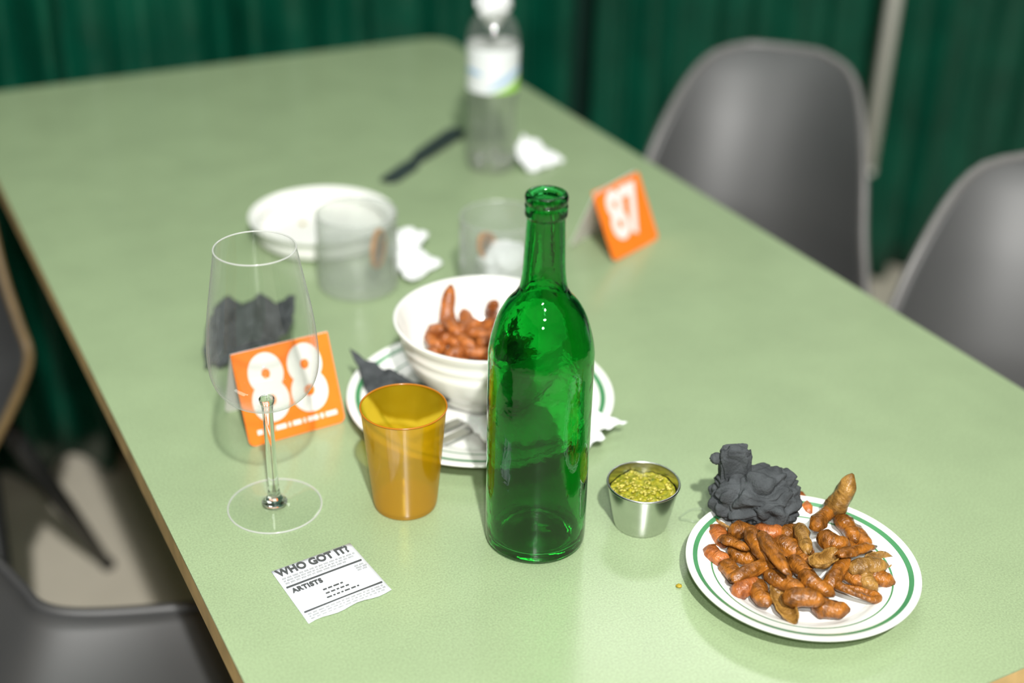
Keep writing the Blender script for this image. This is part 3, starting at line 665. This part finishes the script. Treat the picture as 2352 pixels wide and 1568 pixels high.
for a, b in zip(g[:-1], g[1:]):
    for i in range(12): bm.faces.new((a[i], a[i + 1], b[i + 1], b[i]))
pp = from_bm('paper', bm, M_paper, sl); md = pp.modifiers.new('thickness', 'SOLIDIFY'); md.thickness = 0.0002; md.offset = -1
ZP = 0.0020
def line(name, s0, s1, t, th, m):
    bm = bmesh.new(); q = [sp(s0, t - th), sp(s1, t - th), sp(s1, t + th), sp(s0, t + th)]
    prism_bm(bm, [(p.x, p.y) for p in q], ZP - 0.0010, ZP); return from_bm(name, bm, m, pp, False)
def slip_text(name, s, sz, s0, t, bold, m, space=1.0, sx=1.0):
    p = sp(s0, t); return text_mesh(name, s, sz, m, pp, (p.x, p.y, ZP - 0.0002), (0, 0, ang), bold, 0.0002, sx, 'LEFT', space)
slip_text('heading', 'WHO GOT IT?', 0.0115, 0.035, 0.905, 0.00045, M_ink, 1.03, 0.80)
slip_text('subheading', 'ARTISTS', 0.0074, 0.06, 0.555, 0.0003, M_ink, 1.1, 0.86)
line('rule', 0.03, 0.96, 0.645, 0.009, M_ink); line('rule', 0.03, 0.97, 0.175, 0.009, M_ink)
def dashes(name, rows, m):
    rnd = random.Random(11); bm = bmesh.new()
    for s0, s1, t in rows:
        s = s0
        while s < s1 - 0.015:
            wd = min(rnd.uniform(0.02, 0.07), s1 - s)
            q = [sp(s, t - 0.010), sp(s + wd, t - 0.010), sp(s + wd, t + 0.010), sp(s, t + 0.010)]
            prism_bm(bm, [(p.x, p.y) for p in q], ZP - 0.0012, ZP - 0.0001); s += wd + 0.018
    from_bm(name, bm, m, pp, False)
dashes('small_print', [(0.05, 0.95, 0.80), (0.05, 0.93, 0.755), (0.05, 0.80, 0.71)], M_ink2)
dashes('name_list', [(0.36, 0.60, 0.40), (0.36, 0.64, 0.33), (0.34, 0.74, 0.26)], M_ink)
dashes('small_print', [(0.84, 0.96, 0.58), (0.84, 0.97, 0.54), (0.84, 0.97, 0.50)], M_ink2)
dashes('small_print', [(0.05, 0.95, 0.125), (0.05, 0.96, 0.085), (0.05, 0.93, 0.045)], M_ink2)

# ---------------------------------------------------------------- steel cup of relish
cup = thing('sauce_cup', 'small round steel sauce cup beside the green bottle', 'cup', (0.5230, 0.7430, TZ))
lathe('body', smooth_prof([(0, 0.0016), (0.0190, 0.0012), (0.0212, 0.0004), (0.0222, 0.0020), (0.0245, 0.013), (0.0275, 0.030), (0.0290, 0.0392)], 5), M_steel, cup, 72)
lathe('inner_wall', smooth_prof([(0, 0.0028), (0.0205, 0.0034), (0.0235, 0.013), (0.0266, 0.030), (0.0283, 0.0392)], 5), M_steel, cup, 72)
lathe('rolled_rim', [(0.0291 + 0.0010 * math.cos(a), 0.0400 + 0.0010 * math.sin(a)) for a in [k * PI / 5 for k in range(10)]], M_steel, cup, 72, True)
bm = bmesh.new(); rows = []
for j in range(31):
    r = 0.0262 * j / 30
    row = []
    for k in range(72):
        a = 2 * PI * k / 72; x, y = r * math.cos(a), r * math.sin(a)
        h = 0.0012 * mnoise.noise(Vector((x * 300, y * 300, 2))) + 0.0022 * mnoise.noise(Vector((x * 110, y * 110, 5)))
        row.append(bm.verts.new((x, y, (0.0355 - 0.0045 * (r / 0.026) ** 2 * 0.6 + h))))
    rows.append(row)
for a, b in zip(rows[:-1], rows[1:]):
    for k in range(72): bm.faces.new((a[k], a[(k + 1) % 72], b[(k + 1) % 72], b[k]))
bmesh.ops.remove_doubles(bm, verts=rows[0], dist=1e-6)
rl = from_bm('relish', bm, M_relish); rl.location = (0.5230, 0.7430, TZ)
tag(rl, 'chopped green and yellow relish filling the steel sauce cup', 'relish', kind='stuff')
rnd = random.Random(3); bm = bmesh.new()
for _ in range(150):
    r = 0.0245 * rnd.random() ** 0.5; a = rnd.random() * 2 * PI
    s = rnd.uniform(0.0006, 0.0015)
    v = bmesh.ops.create_icosphere(bm, subdivisions=1, radius=s, matrix=Matrix.Translation((r * math.cos(a), r * math.sin(a), 0.0362 - 0.0027 * (r / 0.026) ** 2 + 0.001 * rnd.random())) @ Matrix.Rotation(rnd.random() * 6, 4, 'X') @ Matrix.Diagonal((1.6, 1, 0.7, 1)))
M_bits = mat('relish_bits', (0.33, 0.36, 0.02), rough=0.3, var=0.5, scale=300, col2=(0.62, 0.52, 0.10))
bo = from_bm('chopped_bits', bm, M_bits, rl); bo['kind'] = 'stuff'

# ---------------------------------------------------------------- water bottle
wb = thing('water_bottle', 'clear plastic water bottle with white label near the far end of the table', 'bottle', (0.7710, 1.5050, TZ))
RW = 0.0340
wb.scale = (1, 1, 1.05)
lathe('body', smooth_prof([(0.020, 0.002), (0.028, 0.003), (0.0325, 0.012), (RW * 0.97, 0.028), (RW * 0.90, 0.050), (RW * 0.88, 0.075), (RW * 0.95, 0.098), (RW, 0.106)], 5), M_pet, wb, 48)
lathe('shoulder', smooth_prof([(RW, 0.106), (RW * 0.99, 0.135), (RW, 0.163), (RW * 0.96, 0.174), (RW * 0.84, 0.186), (RW * 0.62, 0.197), (0.0135, 0.203)], 5), M_pet, wb, 48)
lathe('neck', [(0.0135, 0.203), (0.0132, 0.2060), (0.0160, 0.2066), (0.0160, 0.2085), (0.0130, 0.2090), (0.0128, 0.2120)], M_pet, wb, 40)
for k in range(5):
    a = 2 * PI * k / 5 + 0.9; bm = bmesh.new()
    bmesh.ops.create_uvsphere(bm, u_segments=12, v_segments=8, radius=0.0105, matrix=Matrix.Translation((0.0205 * math.cos(a), 0.0205 * math.sin(a), 0.0115)))
    from_bm('base_foot', bm, M_pet, wb)
lb = lathe('label', [(RW + 0.0006, 0.107), (RW + 0.0004, 0.120), (RW + 0.0002, 0.135), (RW + 0.0004, 0.150), (RW + 0.0006, 0.1615)], M_label, wb, 64)
def wave(name, m, z0f, z1f, a0, a1, off):
    bm = bmesh.new(); lo, hi = [], []
    for k in range(25):
        a = a0 + (a1 - a0) * k / 24; t = k / 24; r = RW + off
        lo.append(bm.verts.new((r * math.cos(a), r * math.sin(a), z0f(t)))); hi.append(bm.verts.new((r * math.cos(a), r * math.sin(a), z1f(t))))
    for k in range(24): bm.faces.new((lo[k], lo[k + 1], hi[k + 1], hi[k]))
    from_bm(name, bm, m, lb)
FA = math.atan2(-1.505, -0.771)                         # direction to the seats at this end
wave('lime_band', M_lime, lambda t: 0.1075, lambda t: 0.1078 + 0.021 * t ** 1.4, FA - 0.1, FA + 1.35, 0.0010)
wave('blue_wave', M_blue, lambda t: 0.112 + 0.024 * t ** 1.3, lambda t: 0.1125 + 0.026 * t ** 1.1 + 0.006 * math.sin(PI * t), FA - 0.2, FA + 1.3, 0.0011)
wave('blue_wave', M_blue, lambda t: 0.132 - 0.003 * t, lambda t: 0.1325 + 0.004 * math.sin(PI * t), FA - 1.3, FA - 0.4, 0.0011)

# ---------------------------------------------------------------- cutlery
kb = thing('table_knife', 'dark knife lying on the table left of the water bottle', 'knife', (0.6213, 1.5144, TZ + 0.001), math.atan2(1.6997 - 1.5144, 0.8631 - 0.6213))
kb.scale = (1, 1.3, 1)
bm = bmesh.new()
prism_bm(bm, [(0.0, -0.005), (0.008, -0.011), (0.06, -0.0115), (0.082, -0.006), (0.085, 0.005), (0.06, 0.007), (0.0, 0.006)], 0, 0.004); from_bm('blade', bm, M_blk, kb, False)
bm = bmesh.new(); prism_bm(bm, [(0.083, -0.006), (0.10, -0.008), (0.20, -0.0105), (0.214, -0.006), (0.214, 0.006), (0.20, 0.0105), (0.10, 0.008), (0.083, 0.005)], 0, 0.007); from_bm('handle', bm, M_blk, kb, False)
def handle(name, label, cat, x, y, rz, ln):
    t = thing(name, label, cat, (x, y, TZ + 0.0125), rz)
    bm = bmesh.new(); prism_bm(bm, [(0, -0.0042), (0.004, -0.0052), (ln * 0.6, -0.003), (ln * 0.6, 0.003), (0.004, 0.0052), (0, 0.0042)], 0, 0.0022); from_bm('handle', bm, M_steel, t, False)
    bm = bmesh.new()
    if cat == 'fork':
        prism_bm(bm, [(ln * 0.6, -0.003), (ln * 0.7, -0.009), (ln * 0.78, -0.009), (ln * 0.78, 0.009), (ln * 0.7, 0.009), (ln * 0.6, 0.003)], 0, 0.0018)
        for k in range(4): box_bm(bm, ln * 0.78, ln, -0.009 + 0.0052 * k, -0.0065 + 0.0052 * k, 0, 0.0018)
    else: prism_bm(bm, [(ln * 0.6, -0.004), (ln * 0.95, -0.008), (ln, 0.002), (ln * 0.95, 0.004), (ln * 0.6, 0.004)], 0, 0.0014)
    from_bm('head', bm, M_steel, t, False)
handle('steel_knife', 'steel knife on the large plate, its handle showing right of the amber tumbler', 'knife', 0.4500, 0.9130, math.radians(180 + 14), 0.10)
handle('steel_fork', 'steel fork lying beside the knife on the large plate, nearer the bowl', 'fork', 0.4480, 0.9290, math.radians(180 + 12), 0.085)

# ---------------------------------------------------------------- scraps
def crumb(name, label, x, y, z, s, m):
    bm = bmesh.new(); bmesh.ops.create_icosphere(bm, subdivisions=2, radius=s)
    for v in bm.verts: v.co *= 1 + 0.4 * mnoise.noise(v.co * 500 + Vector((x * 90, y * 90, 0))); v.co.z *= 0.5
    o = from_bm(name, bm, m); o.location = (x, y, z + s * 0.4); tag(o, label, 'crumb')
crumb('crumb', 'mustard yellow crumb on the table left of the striped plate', 0.5051, 0.6592, TZ, 0.0024, M_crumb)
crumb('crumb', 'tiny yellow crumb in the plain white dish', 0.4740, 1.4180, TZ + 0.0075, 0.0035, M_crumb)
sc_ = tube('plastic_loop', [(0.5655 + 0.011 * math.cos(a) * (1 + 0.2 * math.sin(3 * a)), 0.7280 + 0.008 * math.sin(a), TZ + 0.0012 + 0.0012 * (1 + math.sin(2 * a))) for a in [2 * PI * k / 40 for k in range(40)]], 0.0009, M_film, None, 6, True)
tag(sc_, 'thin clear plastic loop on the table between the cup and striped plate', 'plastic scrap')
